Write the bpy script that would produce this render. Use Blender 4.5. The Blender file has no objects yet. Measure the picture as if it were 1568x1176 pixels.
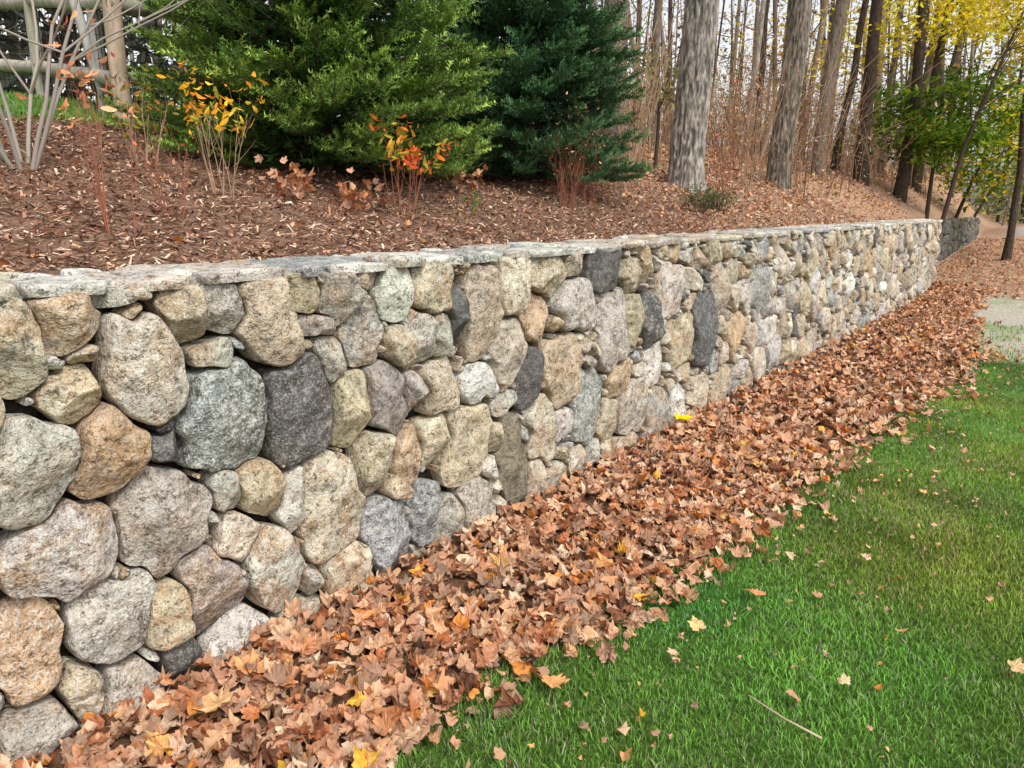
import bpy, math, numpy as np
rng=np.random.default_rng(11)
scene=bpy.context.scene
A=math.radians(37.6); PITCH=math.radians(13.4)
CAM=np.array([0.0,-2.2,1.6]); FPX=1130.0
WALL_H=1.40; WALL_END=15.6; WALL_START=-3.5

# ------------------------------------------------------------------ noise
def _h(i,j,k,seed):
    n=(i.astype(np.int64)*374761393+j.astype(np.int64)*668265263+k.astype(np.int64)*2147483647+seed*1274126177)&0xffffffff
    n=((n^(n>>13))*1274126177)&0xffffffff
    n=((n^(n>>15))*1246822519)&0xffffffff
    return ((n^(n>>16))&0xffff)/65535.0
def vnoise(p,seed=0):
    p=np.asarray(p,float); f=np.floor(p); t=p-f; t=t*t*(3-2*t); f=f.astype(np.int64)
    x,y,z=f[...,0],f[...,1],f[...,2]; tx,ty,tz=t[...,0],t[...,1],t[...,2]
    def c(a,b,d): return _h(x+a,y+b,z+d,seed)
    x00=c(0,0,0)*(1-tx)+c(1,0,0)*tx; x10=c(0,1,0)*(1-tx)+c(1,1,0)*tx
    x01=c(0,0,1)*(1-tx)+c(1,0,1)*tx; x11=c(0,1,1)*(1-tx)+c(1,1,1)*tx
    return ((x00*(1-ty)+x10*ty)*(1-tz)+(x01*(1-ty)+x11*ty)*tz)*2-1
def fbm(p,o=3,seed=0):
    p=np.asarray(p,float); r=0; a=1; 
    for i in range(o):
        r=r+a*vnoise(p*(2**i)+i*17.3,seed+i); a*=.5
    return r
def n2(x,y,sc,seed=0,o=2):
    x,y=np.broadcast_arrays(np.asarray(x,float),np.asarray(y,float))
    return fbm(np.stack([x*sc,y*sc,np.zeros_like(x)+.37],-1),o,seed)

# ------------------------------------------------------------------ mesh builder
class MB:
    def __init__(s): s.V=[];s.F3=[];s.F4=[];s.C=[];s.X=[];s.n=0
    def add(s,v,f3=None,f4=None,c=(1,1,1),x=(0,0,0,1)):
        v=np.asarray(v,float).reshape(-1,3); m=len(v)
        if f3 is not None and len(f3): s.F3.append(np.asarray(f3).reshape(-1,3)+s.n)
        if f4 is not None and len(f4): s.F4.append(np.asarray(f4).reshape(-1,4)+s.n)
        c=np.asarray(c,float)
        if c.ndim==1: c=np.tile(c,(m,1))
        if c.shape[1]==3: c=np.hstack([c,np.ones((m,1))])
        x=np.asarray(x,float)
        if x.ndim==1: x=np.tile(x,(m,1))
        s.V.append(v); s.C.append(c); s.X.append(x); s.n+=m
    def build(s,name,mat,smooth=True,parent=None,aux=False):
        V=np.vstack(s.V); C=np.vstack(s.C)
        f3=np.vstack(s.F3) if s.F3 else np.zeros((0,3),int)
        f4=np.vstack(s.F4) if s.F4 else np.zeros((0,4),int)
        me=bpy.data.meshes.new(name)
        me.vertices.add(len(V)); me.vertices.foreach_set('co',V.astype(np.float32).ravel())
        nl=f3.size+f4.size; me.loops.add(nl)
        me.loops.foreach_set('vertex_index',np.concatenate([f3.ravel(),f4.ravel()]).astype(np.int32))
        npoly=len(f3)+len(f4); me.polygons.add(npoly)
        st=np.concatenate([np.arange(len(f3))*3, f3.size+np.arange(len(f4))*4]).astype(np.int32)
        me.polygons.foreach_set('loop_start',st)
        me.update(calc_edges=True)
        me.polygons.foreach_set('use_smooth',np.full(npoly,smooth))
        a=me.color_attributes.new('Col','FLOAT_COLOR','POINT'); a.data.foreach_set('color',C.astype(np.float32).ravel())
        if aux:
            X=np.vstack(s.X); a=me.color_attributes.new('Aux','FLOAT_COLOR','POINT'); a.data.foreach_set('color',X.astype(np.float32).ravel())
        me.update()
        ob=bpy.data.objects.new(name,me); scene.collection.objects.link(ob)
        me.materials.append(mat)
        if parent: ob.parent=parent
        return ob
def empty(name):
    o=bpy.data.objects.new(name,None); scene.collection.objects.link(o); return o

def tube(b,P,R,n=6,c=(1,1,1),cap=True):
    P=np.asarray(P,float); R=np.asarray(R,float); k=len(P)
    T=np.gradient(P,axis=0); T/=np.linalg.norm(T,axis=1)[:,None]+1e-9
    ref=np.array([1,0,0.]) if abs(T[0][0])<.8 else np.array([0,1.,0])
    U=np.cross(T,ref); U/=np.linalg.norm(U,axis=1)[:,None]+1e-9; W=np.cross(T,U)
    a=np.arange(n)/n*2*math.pi
    V=P[:,None,:]+R[:,None,None]*(np.cos(a)[None,:,None]*U[:,None,:]+np.sin(a)[None,:,None]*W[:,None,:])
    i=np.arange(k-1)[:,None]*n; j=np.arange(n)[None,:]; j2=(j+1)%n
    F=np.stack([i+j,i+j2,i+n+j2,i+n+j],-1).reshape(-1,4)
    V=V.reshape(-1,3)
    f3=None
    if cap:
        V=np.vstack([V,P[-1]]); f3=[[ (k-1)*n+q,(k-1)*n+(q+1)%n,k*n] for q in range(n)]
    b.add(V,f3,F,c)

def jit(c,v=.15,n=None):
    c=np.asarray(c,float)
    return np.clip(c*(1+rng.uniform(-v,v))*(1+rng.uniform(-v/3,v/3,3)),0,1)
def srgb(r,g,b):
    return tuple(((x/255)/12.92 if x/255<=.04045 else ((x/255+.055)/1.055)**2.4) for x in (r,g,b))

# ------------------------------------------------------------------ materials
def newmat(name):
    m=bpy.data.materials.new(name); m.use_nodes=True; nt=m.node_tree; nt.nodes.clear()
    out=nt.nodes.new('ShaderNodeOutputMaterial'); p=nt.nodes.new('ShaderNodeBsdfPrincipled')
    nt.links.new(p.outputs[0],out.inputs[0]); return m,nt,p,out
def noise(nt,vec,scale,detail=4,rough=.6):
    n=nt.nodes.new('ShaderNodeTexNoise'); n.inputs['Scale'].default_value=scale
    n.inputs['Detail'].default_value=detail; n.inputs['Roughness'].default_value=rough
    if vec is not None: nt.links.new(vec,n.inputs['Vector'])
    return n.outputs['Fac']
def mapr(nt,v,a,b,c,d):
    n=nt.nodes.new('ShaderNodeMapRange'); n.inputs[1].default_value=a; n.inputs[2].default_value=b
    n.inputs[3].default_value=c; n.inputs[4].default_value=d; nt.links.new(v,n.inputs[0]); return n.outputs[0]
def mixc(nt,fac,a,b,mode='MIX'):
    n=nt.nodes.new('ShaderNodeMix'); n.data_type='RGBA'; n.blend_type=mode
    for sock,val in ((n.inputs[0],fac),(n.inputs[6],a),(n.inputs[7],b)):
        if isinstance(val,(int,float)): sock.default_value=val
        elif isinstance(val,tuple): sock.default_value=(*val,1)
        else: nt.links.new(val,sock)
    return n.outputs[2]
def mul(nt,a,b,op='MULTIPLY'):
    n=nt.nodes.new('ShaderNodeMath'); n.operation=op
    for s,v in ((n.inputs[0],a),(n.inputs[1],b)):
        if isinstance(v,(int,float)): s.default_value=v
        else: nt.links.new(v,s)
    return n.outputs[0]
def attr(nt,name):
    n=nt.nodes.new('ShaderNodeAttribute'); n.attribute_name=name; return n
def bump(nt,h,strength,dist,p,prev=None):
    n=nt.nodes.new('ShaderNodeBump'); n.inputs['Strength'].default_value=strength; n.inputs['Distance'].default_value=dist
    nt.links.new(h,n.inputs['Height'])
    if prev: nt.links.new(prev,n.inputs['Normal'])
    if p: nt.links.new(n.outputs[0],p.inputs['Normal'])
    return n.outputs[0]
def grey(nt,f):
    cc=nt.nodes.new('ShaderNodeCombineColor')
    for i in range(3): nt.links.new(f,cc.inputs[i])
    return cc.outputs[0]
def mat_attr(name,rough=.8,nscale=20,lo=.75,hi=1.25,bscale=60,bstr=.3,bdist=.005,trans=0,stretch=None,spec=.3,det=3,pale=0):
    m,nt,p,out=newmat(name)
    col=attr(nt,'Col').outputs['Color']; c=col
    if nscale or bstr:
        tc=nt.nodes.new('ShaderNodeTexCoord'); vec=tc.outputs['Object']
        if stretch:
            mp=nt.nodes.new('ShaderNodeMapping'); mp.inputs['Scale'].default_value=stretch; nt.links.new(vec,mp.inputs[0]); vec=mp.outputs[0]
        f=mapr(nt,noise(nt,vec,nscale,det),.3,.7,lo,hi)
        c=mixc(nt,1.0,col,grey(nt,f),'MULTIPLY')
    if pale:
        ge=nt.nodes.new('ShaderNodeNewGeometry')
        c=mixc(nt,mul(nt,ge.outputs['Backfacing'],pale),c,(.66,.46,.32))
    nt.links.new(c,p.inputs['Base Color']); p.inputs['Roughness'].default_value=rough
    p.inputs['Specular IOR Level'].default_value=spec
    if bstr>0: bump(nt,noise(nt,vec,bscale,det),bstr,bdist,p)
    if trans>0:
        t=nt.nodes.new('ShaderNodeBsdfTranslucent'); nt.links.new(c,t.inputs[0])
        mx=nt.nodes.new('ShaderNodeMixShader'); mx.inputs[0].default_value=trans
        nt.links.new(p.outputs[0],mx.inputs[1]); nt.links.new(t.outputs[0],mx.inputs[2]); nt.links.new(mx.outputs[0],out.inputs[0])
    return m
def mat_stone():
    m,nt,p,out=newmat('fieldstone')
    tc=nt.nodes.new('ShaderNodeTexCoord'); aux=attr(nt,'Aux'); sep=nt.nodes.new('ShaderNodeSeparateColor'); nt.links.new(aux.outputs['Color'],sep.inputs[0])
    off=nt.nodes.new('ShaderNodeVectorMath'); off.operation='MULTIPLY_ADD'
    nt.links.new(aux.outputs['Color'],off.inputs[0]); off.inputs[1].default_value=(0,0,40); nt.links.new(tc.outputs['Object'],off.inputs[2])
    vec=off.outputs[0]
    c=attr(nt,'Col').outputs['Color']
    big=noise(nt,vec,10,5,.72)
    c=mixc(nt,1.0,c,grey(nt,mapr(nt,big,.32,.68,.5,1.5)),'MULTIPLY')
    rust=mul(nt,mapr(nt,noise(nt,vec,7,3,.65),.45,.60,0,.9),sep.outputs[1])
    c=mixc(nt,rust,c,(.40,.245,.12))
    med=noise(nt,vec,34,4,.78)
    lich=mul(nt,mapr(nt,med,.53,.58,0,1),mul(nt,sep.outputs[0],.7))
    c=mixc(nt,lich,c,(.63,.61,.55))
    crk=mapr(nt,med,.39,.45,.8,0)
    c=mixc(nt,crk,c,(.10,.082,.064))
    fine=noise(nt,vec,130,2,.6)
    c=mixc(nt,mul(nt,mapr(nt,fine,.56,.62,0,1),mul(nt,sep.outputs[0],.7)),c,(.68,.66,.60))
    c=mixc(nt,mapr(nt,fine,.36,.41,.5,0),c,(.05,.045,.04))
    nt.links.new(c,p.inputs['Base Color']); p.inputs['Roughness'].default_value=.9; p.inputs['Specular IOR Level'].default_value=.1
    b1=bump(nt,big,1.0,.035,None)
    bump(nt,med,.9,.011,p,b1)
    return m
M_STONE=mat_stone()
M_BARK=mat_attr('bark',.9,26,.4,1.5,30,1.0,.03,stretch=(1,1,.35),det=4,spec=.1)
M_TWIG=mat_attr('twig_bark',.85,0,.8,1.2,0,.0,.003,spec=0)
M_LEAF=mat_attr('dry_leaf',.6,38,.66,1.28,0,0,0,trans=.15,spec=.3,det=2,pale=.4)
M_GREENLEAF=mat_attr('green_leaf',.6,0,.8,1.2,0,0,0,trans=.3,spec=0)
M_NEEDLE=mat_attr('conifer_needles',.55,6,.7,1.35,0,0,0,trans=0,det=1,spec=.1)
M_GRASS=mat_attr('grass_blade',.6,0,.8,1.2,0,0,0,trans=.2,spec=.15)
M_GROUND=mat_attr('ground_soil',.95,35,.55,1.4,60,.9,.02,spec=0,det=3)
M_MULCH=mat_attr('mulch_chips',.9,0,.6,1.3,0,0,0,spec=0)
M_WOOD=mat_attr('weathered_wood',.85,18,.65,1.25,40,.5,.008,stretch=(1,1,.3),spec=.1)
M_CORE=mat_attr('wall_core',.95,12,.5,1.3,40,.8,.02,spec=0)
M_WIRE=mat_attr('wire',.5,0,.9,1.1,0,0,0,spec=0)

# ------------------------------------------------------------------ terrain
def sst(a,b,x):
    t=np.clip((x-a)/(b-a),0,1); return t*t*(3-2*t)
def low(s,y):
    return np.clip(.05*(s-13),0,.9)
def up(s,y):
    yy=np.maximum(y-.5,0)
    z=1.37+.26*np.minimum(yy,4.3)+.10*np.clip(yy-4.3,0,25)
    z=z+.03*np.clip(s-4,0,30)*sst(.5,2.0,y)
    return z+.02*n2(s,y,1.5,5)+.05*n2(s,y,.4,6)*sst(1,3,y)
def pile_edge(s):
    return -(.74+.075*(np.minimum(s,9.3)-1.28)-.13*np.clip(s-9.3,0,4)+.10*n2(s,0*s,1.3,9,3))
def pile(s,y):
    e=pile_edge(s); t=np.clip(y/e,0,1)
    return .075*(1-t**1.5)*(y<.1)*(s<16)
def H(s,y):
    s=np.asarray(s,float); y=np.asarray(y,float)
    st=np.where(s<16.0,.14,.62)
    w=np.where(s<27,.05,.05+(s-27)*.3)
    f=sst(st,st+w+.1,y)
    lo=low(s,y)+pile(s,y)
    return lo*(1-f)+up(s,y)*f
def ax(a,b,step,lo,hi,fac=1.25):
    c=list(np.arange(a,b+1e-6,step)); x=step; v=a; L=[]
    while v>lo: x*=fac; v-=x; L.append(v)
    x=step; v=b; Rr=[]
    while v<hi: x*=fac; v+=x; Rr.append(v)
    return np.array(L[::-1]+c+Rr)
SX=ax(-4,26,.09,-400,600); YX=ax(-5,9,.08,-500,500)
S,Y=np.meshgrid(SX,YX,indexing='ij'); Z=H(S,Y)
rough=np.where((Y>.3),.02*n2(S,Y,8,3),0); Z=Z+rough
lawn=np.array([.07,.125,.025]); soil=np.array([.16,.09,.055]); mulch=np.array([.23,.14,.10]); litter=np.array([.40,.26,.175]); sand=np.array([.46,.43,.35])
def mixa(a,b,f): return a*(1-f[...,None])+b*f[...,None]
col=np.tile(lawn,(*S.shape,1)).astype(float)
col=mixa(col,sand,sst(8.8,9.6,S+.5*n2(S,Y,1,4))*(Y<.2))
col=mixa(col,lawn*2.2,sst(.15,.7,n2(S,Y,1.4,44))*(S>9)*(Y<.2)*.5)
col=mixa(col,soil,sst(-.12,.12,Y-pile_edge(S))*(Y<.3)*(S<16.5))
col=mixa(col,litter,sst(14.5,16.5,S)*sst(-2.4,-1.6,Y)*(Y<.7))
upm=sst(.1,.2,Y)
uc=np.tile(mulch,(*S.shape,1)).astype(float)
uc=mixa(uc,litter,sst(6.5,9.5,S+.8*n2(S,Y,1,12)))
uc=mixa(uc,lawn*1.7,sst(3.3,3.7,Y-.0*S+.3*n2(S,Y,1,13))*(1-sst(5.5,7.5,S)))
uc=mixa(uc,litter*.9,sst(3.2,4.5,Y)*sst(5.5,7.5,S))
col=mixa(col,uc,upm)
col=mixa(col,np.array([.45,.45,.46]),sst(27,30,S)*sst(.3,-.7,Y))
ns,ny=S.shape
idx=np.arange(ns*ny).reshape(ns,ny)
F=np.stack([idx[:-1,:-1],idx[1:,:-1],idx[1:,1:],idx[:-1,1:]],-1).reshape(-1,4)
g=MB(); g.add(np.stack([S,Y,Z],-1).reshape(-1,3),None,F,col.reshape(-1,3)); g.build('ground',M_GROUND)

# ------------------------------------------------------------------ survey helpers (site measured from the path)
def ray(px,py):
    r=px-784; u=588-py
    upv=u*math.cos(PITCH)-FPX*math.sin(PITCH); fw=FPX*math.cos(PITCH)+u*math.sin(PITCH)
    return np.array([fw*math.cos(A)+r*math.sin(A), fw*math.sin(A)-r*math.cos(A), upv])
def on_wall(px,py):
    d=ray(px,py); t=2.2/d[1]; return t*d[0],1.6+t*d[2]
def on_low(px,py):
    d=ray(px,py); t=-1.6/d[2]; return t*d[0],-2.2+t*d[1]
def polar(px,r):
    b=A-math.atan((px-784)/1161.0); return r*math.cos(b),-2.2+r*math.sin(b)

# ------------------------------------------------------------------ stone layout
TAN=(.50,.415,.285);LT=(.58,.515,.395);OR=(.48,.345,.21);GR=(.40,.375,.325);LG=(.53,.50,.44);WH=(.65,.625,.575)
DK=(.115,.113,.11);BG=(.25,.275,.255);BL=(.31,.315,.31);PU=(.37,.33,.29);BR=(.38,.30,.205);OL=(.215,.20,.135)
SURV=[(15,520,90,190,LT),(100,478,108,112,TAN),(195,440,120,42,GR),(213,568,142,186,LT),(78,548,46,28,WH),(130,541,50,28,LG),(105,605,100,100,TAN),
(35,720,145,205,GR),(160,692,118,160,OR),(280,476,72,125,BR),(338,462,72,110,GR),(318,548,78,66,GR),(342,635,135,178,BG),(250,690,55,55,DK),
(405,492,85,160,TAN),(458,440,50,86,TAN),(455,625,112,165,DK),(520,450,58,92,GR),(555,420,35,58,BR),(597,440,65,108,LG),(555,512,55,120,GR),
(487,496,55,36,GR),(505,553,50,80,GR),(535,625,55,130,TAN),(587,612,55,120,PU),(250,800,148,178,PU),(85,845,225,145,GR),(345,745,48,88,LG),
(395,745,66,100,TAN),(447,765,50,110,LG),(505,775,106,185,LT),(575,705,58,108,TAN),(610,530,38,65,TAN),(640,518,38,75,GR),(672,512,35,58,GR),
(662,435,58,92,TAN),(700,480,24,130,DK),(735,475,52,138,TAN),(780,430,54,110,LT),(670,590,60,84,TAN),(730,583,58,58,WH),(778,530,64,100,LT),
(808,572,36,110,DK),(818,490,38,100,OR),(835,415,58,88,TAN),(878,405,35,42,BR),(875,465,54,95,GR),(922,412,58,70,DK),(710,685,80,132,TAN),
(660,667,54,88,LT),(625,703,44,120,OR),(632,602,35,85,GR),(765,615,40,34,LG),(783,705,38,185,OL),(825,660,38,108,LT),(855,565,48,120,TAN),
(897,620,48,130,BL),(858,645,32,45,LG),(757,665,32,58,TAN),(745,718,34,44,LG),(725,772,56,92,PU),(690,815,60,110,GR),(650,780,46,110,BL),
(590,820,64,150,BL),(360,825,68,74,LT),(415,868,88,148,LG),(325,900,86,150,PU),(525,872,90,72,LT),(474,885,32,44,GR),(165,950,128,130,GR),
(255,940,78,98,TAN),(45,1005,125,172,OR),(368,992,98,118,WH),(278,1003,56,66,DK),(465,945,90,58,LT),(555,897,60,62,LT),(120,1062,84,98,TAN),
(198,1078,98,150,LG),(55,1130,130,130,GR),(275,1065,58,68,GR),(935,505,46,128,GR),(963,485,38,80,TAN),(965,425,34,58,TAN),(1000,557,34,84,WH),
(945,577,34,68,OR),(990,490,22,90,DK),(1020,442,40,88,LG),(928,642,34,68,TAN),(965,622,42,88,PU),(1000,645,34,105,GR),(1040,522,36,80,TAN),
(1075,505,32,125,DK),(1120,515,28,64,OR),(1160,442,28,68,BL),(880,700,36,44,LT),(905,690,24,40,LG),(850,735,40,60,GR),(815,735,26,70,LT),(955,690,34,60,TAN),
(1035,620,26,70,LG),(1070,600,28,60,TAN),(1100,440,28,90,GR),(610,745,40,50,TAN),(520,930,40,40,GR)]
def survey_stones():
    C=[];R=[];col=[]
    for x,y,w,h,c in SURV:
        s0,_=on_wall(x-w/2,y); s1,_=on_wall(x+w/2,y); _,z1=on_wall(x,y-h/2); _,z0=on_wall(x,y+h/2)
        C.append(((s0+s1)/2,(z0+z1)/2)); R.append((abs(s1-s0)/2*.94,abs(z1-z0)/2*.94)); col.append(c)
    return C,R,col
PAL=[TAN,TAN,TAN,LT,LT,LT,GR,GR,LG,LG,PU,BR,BR,GR,BL,DK,WH,LT,OR]
def metric(P,C,R,th,pw):
    d=P[:,None,:]-C[None,:,:]
    c,s=np.cos(th),np.sin(th)
    a=np.abs((d[...,0]*c+d[...,1]*s)/R[:,0]); b=np.abs((-d[...,0]*s+d[...,1]*c)/R[:,1])
    return (a**pw+b**pw)**(1/pw)
def warp(P):
    x,y=P[:,0],P[:,1]
    return P+np.stack([.024*n2(x,y,6.5,201)+.008*n2(x,y,24,203),.024*n2(x,y,6.5,202)+.008*n2(x,y,24,204)],-1)
def layout(u0,u1,v0,v1,pre,classes,pal,rg):
    MX=7000; C=np.zeros((MX,2));R=np.zeros((MX,2));T=np.zeros(MX);PW=np.zeros(MX);K=list(pre[2]); n=len(K)
    if n: C[:n]=pre[0];R[:n]=pre[1];T[:n]=rg.uniform(-.28,.28,n);PW[:n]=rg.uniform(2.0,6,n)
    aa=np.arange(12)/12*2*math.pi; circ=np.stack([np.cos(aa),np.sin(aa)],-1)
    for (rmin,rmax,tries,tol) in classes:
        for _ in range(tries):
            r=rg.uniform(rmin,rmax); asp=rg.uniform(.42,1.0) 
            rr=(r,r*asp) if rg.random()<.5 else (r*asp,r)
            c=(rg.uniform(u0,u1),rg.uniform(v0,v1))
            if c[1]+rr[1]>v1+.02 or c[1]-rr[1]<v0-.1: continue
            if n:
                near=np.where((np.abs(C[:n,0]-c[0])<.5)&(np.abs(C[:n,1]-c[1])<.5))[0]
                if len(near):
                    if metric(np.array([c]),C[near],R[near],T[near],PW[near]).min()<tol: continue
                    P=np.array(c)+circ*np.array(rr)*.92
                    if metric(P,C[near],R[near],T[near],PW[near]).min()<tol: continue
            C[n]=c;R[n]=rr;T[n]=rg.uniform(-.6,.6);PW[n]=rg.uniform(1.8,6);n+=1; K.append(pal[rg.integers(len(pal))])
    return C[:n].copy(),R[:n].copy(),T[:n].copy(),PW[:n].copy(),K
def cells(C,R,T,PW,bounds,NA,cap,gap,cut=True,wp=False):
    out=[]; rc=np.random.default_rng(99)
    u0,u1,v0,v1=bounds
    for i in range(len(C)):
        d=np.hypot(*(C-C[i]).T); near=np.where((d<R[i].max()*1.4+.34)&(np.arange(len(C))!=i))[0]
        a=np.arange(NA)/NA*2*math.pi; dirs=np.stack([np.cos(a),np.sin(a)],-1)
        me=metric(dirs+C[i],C[i:i+1],R[i:i+1],T[i:i+1],PW[i:i+1])[:,0]
        rmax=cap/me
        t=np.linspace(.25,1,38)
        P=C[i]+dirs[:,None,:]*(rmax[:,None]*t[None,:])[...,None]
        Q=P.reshape(-1,2)
        if wp and R[i].max()>.035:
            Q=warp(Q); di=metric(Q,C[i:i+1],R[i:i+1],T[i:i+1],PW[i:i+1])[:,0].reshape(NA,-1)
        else:
            if wp: Q=warp(Q)
            di=metric(Q,C[i:i+1],R[i:i+1],T[i:i+1],PW[i:i+1])[:,0].reshape(NA,-1) if wp else cap*t[None,:]*np.ones((NA,1))
        if len(near):
            dj=metric(Q,C[near],R[near],T[near],PW[near]).min(1).reshape(NA,-1)
        else: dj=np.full(di.shape,9.)
        bad=(dj<di)|(P[...,1]>v1+.004*np.sin(P[...,0]*9+np.sin(P[...,0]*23)))|(P[...,1]<v0)|(P[...,0]>u1)|(P[...,0]<u0)
        first=np.where(bad.any(1),bad.argmax(1),len(t)-1)
        rad=rmax*t[np.maximum(first,0)]-rmax*(t[1]-t[0])*.5*(bad.any(1))
        rad=(rad*4+np.roll(rad,1)+np.roll(rad,-1))/6
        if cut:
            xy=dirs*rad[:,None]; off=rc.uniform(0,6.28)
            for k in range(rc.integers(3,6)):
                ak=off+k*6.28/5+rc.uniform(-.5,.5); nx,nyy=math.cos(ak),math.sin(ak)
                sup=(xy[:,0]*nx+xy[:,1]*nyy).max(); h=sup*rc.uniform(.86,.99)
                cs=np.cos(a-ak); lim=np.where(cs>.05,h/np.maximum(cs,.05),9)
                rad=np.minimum(rad,lim)
            rad=(rad*4+np.roll(rad,1)+np.roll(rad,-1))/6
        q=np.stack([np.cos(a)*2.6,np.sin(a)*2.6,a*0+i*3.7],-1)
        rad=rad*(1-.035*np.abs(fbm(q,3,71)))
        out.append(np.maximum(rad-gap,.006))
    return out
def put_stones(b,C,R,K,rads,frame,rg,D0=.05,flat=1.0,skirt=.10,rings=12,spk=1.0,out=0.0,hv=.012):
    for i,rad in enumerate(rads):
        NA=len(rad); size=rad.mean(); 
        rr=1-(1-np.linspace(0,1,rings+1)[1:])**1.7
        a=np.arange(NA)/NA*2*math.pi
        x=rad[None,:]*rr[:,None]*np.cos(a); y=rad[None,:]*rr[:,None]*np.sin(a)
        D=min(D0*(.55+.8*rg.random()),size*.7+.012)*flat
        pn=rg.uniform(6,18)
        z=D*(1-rr**pn)**(.5)
        z=np.tile(z[:,None],(1,NA))
        sd=rg.uniform(0,100)
        for k in range(rg.integers(3,8)):
            ang=rg.uniform(0,6.28); sl=rg.uniform(.15,1.7)
            z=np.minimum(z,D*rg.uniform(.7,1.1)-sl*D/size*(x*math.cos(ang)+y*math.sin(ang)-rg.uniform(.1,.6)*size))
        q=np.stack([x,y,np.zeros_like(x)+sd],-1)
        z=z+(fbm(q*11,2,3)*.012+(.5-np.abs(fbm(q*24,2,5)))*.010)*flat*min(1,size/.06)*(1-.5*rr[:,None]**6)
        wob=1+.07*vnoise(q*np.array([18,18,1]),9)
        x=x*wob; y=y*wob
        zc=z[0].mean()
        X=np.concatenate([[0],x.ravel(),x[-1]*1.0,x[-1]*.95]); Yv=np.concatenate([[0],y.ravel(),y[-1]*1.0,y[-1]*.95])
        Zv=np.concatenate([[zc],z.ravel(),z[-1]-skirt*.35,z[-1]-skirt])
        j=np.arange(NA); j2=(j+1)%NA
        f3=np.stack([0*j,1+j,1+j2],-1)
        f4=[]
        for r in range(rings+1):
            f4.append(np.stack([1+r*NA+j,1+(r+1)*NA+j,1+(r+1)*NA+j2,1+r*NA+j2],-1))
        c=jit(K[i],.14); V=frame(C[i][0]+X,C[i][1]+Yv,Zv+out+rg.uniform(-hv,hv))
        k=K[i]; isdark=sum(k)<.7
        sp=(rg.uniform(.12,.4) if isdark else rg.uniform(.35,1.0))*spk
        ru=rg.uniform(0,.1) if (isdark or k in (BG,BL,WH)) else (rg.uniform(.4,1.0) if rg.random()<.65 else .2)
        b.add(V,f3,np.vstack(f4),c,(sp,ru,rg.random(),1))
fr_front=lambda u,v,w: np.stack([u,-w,v],-1)
fr_top=lambda u,v,w: np.stack([u,v,WALL_H-.006+w],-1)
fr_end=lambda u,v,w: np.stack([WALL_END+w-.02,u,v],-1)
wall=empty('fieldstone_retaining_wall')
rg=np.random.default_rng(5)
pre=survey_stones()
C,R,T,PW,K=layout(WALL_START,WALL_END,-.1,WALL_H-.02,pre,[(.12,.175,2000,1.04),(.08,.12,6000,1.03),(.05,.08,9000,1.0),(.028,.05,11000,.97),(.014,.028,15000,.97)],PAL,rg)
nearm=(C[:,0]<5.5)&(C[:,0]>.2)
bounds=(WALL_START,WALL_END,-.15,WALL_H-.022)
b=MB()
rads=cells(C,R,T,PW,bounds,60,1.6,.0045,True,True)
small=R.max(1)<.05
for sel,rings,na in ((nearm&~small,15,1),(nearm&small,6,2),(~nearm,7,2)):
    ii=np.where(sel)[0]
    put_stones(b,C[ii],R[ii],[K[i] for i in ii],[rads[i][::na] for i in ii],fr_front,rg,.052,1,.12,rings)
b.build('face_stones',M_STONE,True,wall,True)
C2,R2,T2,PW2,K2=layout(WALL_START,WALL_END,-.02,.46,([],[],[]),[(.18,.30,1500,1.03),(.10,.16,2500,1.0),(.04,.07,2500,1.0)],[LG,LG,WH,BL,LT,WH,LG],rg)
b=MB(); put_stones(b,C2,R2,K2,cells(C2,R2,T2,PW2,(WALL_START,WALL_END,-.045,.47),36,1.5,.004),fr_top,rg,.030,.4,.03,6,hv=.006)
b.build('top_stones',M_STONE,True,wall,True)
C3,R3,T3,PW3,K3=layout(0,.45,0,WALL_H,([],[],[]),[(.1,.15,200,1.03),(.05,.08,300,1.0),(.03,.05,300,1.0)],PAL,rg)
b=MB(); put_stones(b,C3,R3,K3,cells(C3,R3,T3,PW3,(0,.47,-.1,WALL_H-.022),28,1.35,.005),fr_end,rg,.04,1,.06,7)
b.build('end_stones',M_STONE,True,wall,True)
def box(b,x0,x1,y0,y1,z0,z1,c):
    V=[(x,y,z) for x in (x0,x1) for y in (y0,y1) for z in (z0,z1)]
    b.add(V,None,[(0,1,3,2),(4,6,7,5),(0,4,5,1),(2,3,7,6),(0,2,6,4),(1,5,7,3)],c)
b=MB(); box(b,WALL_START,WALL_END-.03,.075,.47,-.3,WALL_H-.038,(.035,.028,.022));  # core coloured near black so the gaps between stones look shadowed
b.build('core',M_CORE,False,wall)
b=MB(); box(b,WALL_START,WALL_END-.02,.03,.48,WALL_H-.036,WALL_H-.012,(.42,.40,.37)); b.build('mortar_bed',M_CORE,False,wall)
w2=empty('old_stone_wall')
Cb,Rb,Tb,PWb,Kb=layout(16.3,27,.0,1.32,([],[],[]),[(.12,.2,900,1.03),(.07,.12,1800,1.0),(.04,.06,1200,1.0)],[DK,DK,(.12,.12,.10),OL,(.16,.15,.13)],rg)
b=MB(); put_stones(b,Cb,Rb,Kb,cells(Cb,Rb,Tb,PWb,(16.3,27,-.1,1.36),24,1.35,.006),lambda u,v,w:np.stack([u,.6-w,v],-1),rg,.06,1,.1,5,spk=.3)
b.build('stones',M_STONE,True,w2,True)
b=MB(); box(b,16.3,27,.65,1.05,0,1.33,(.04,.04,.03)); b.build('core',M_CORE,False,w2)

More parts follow.
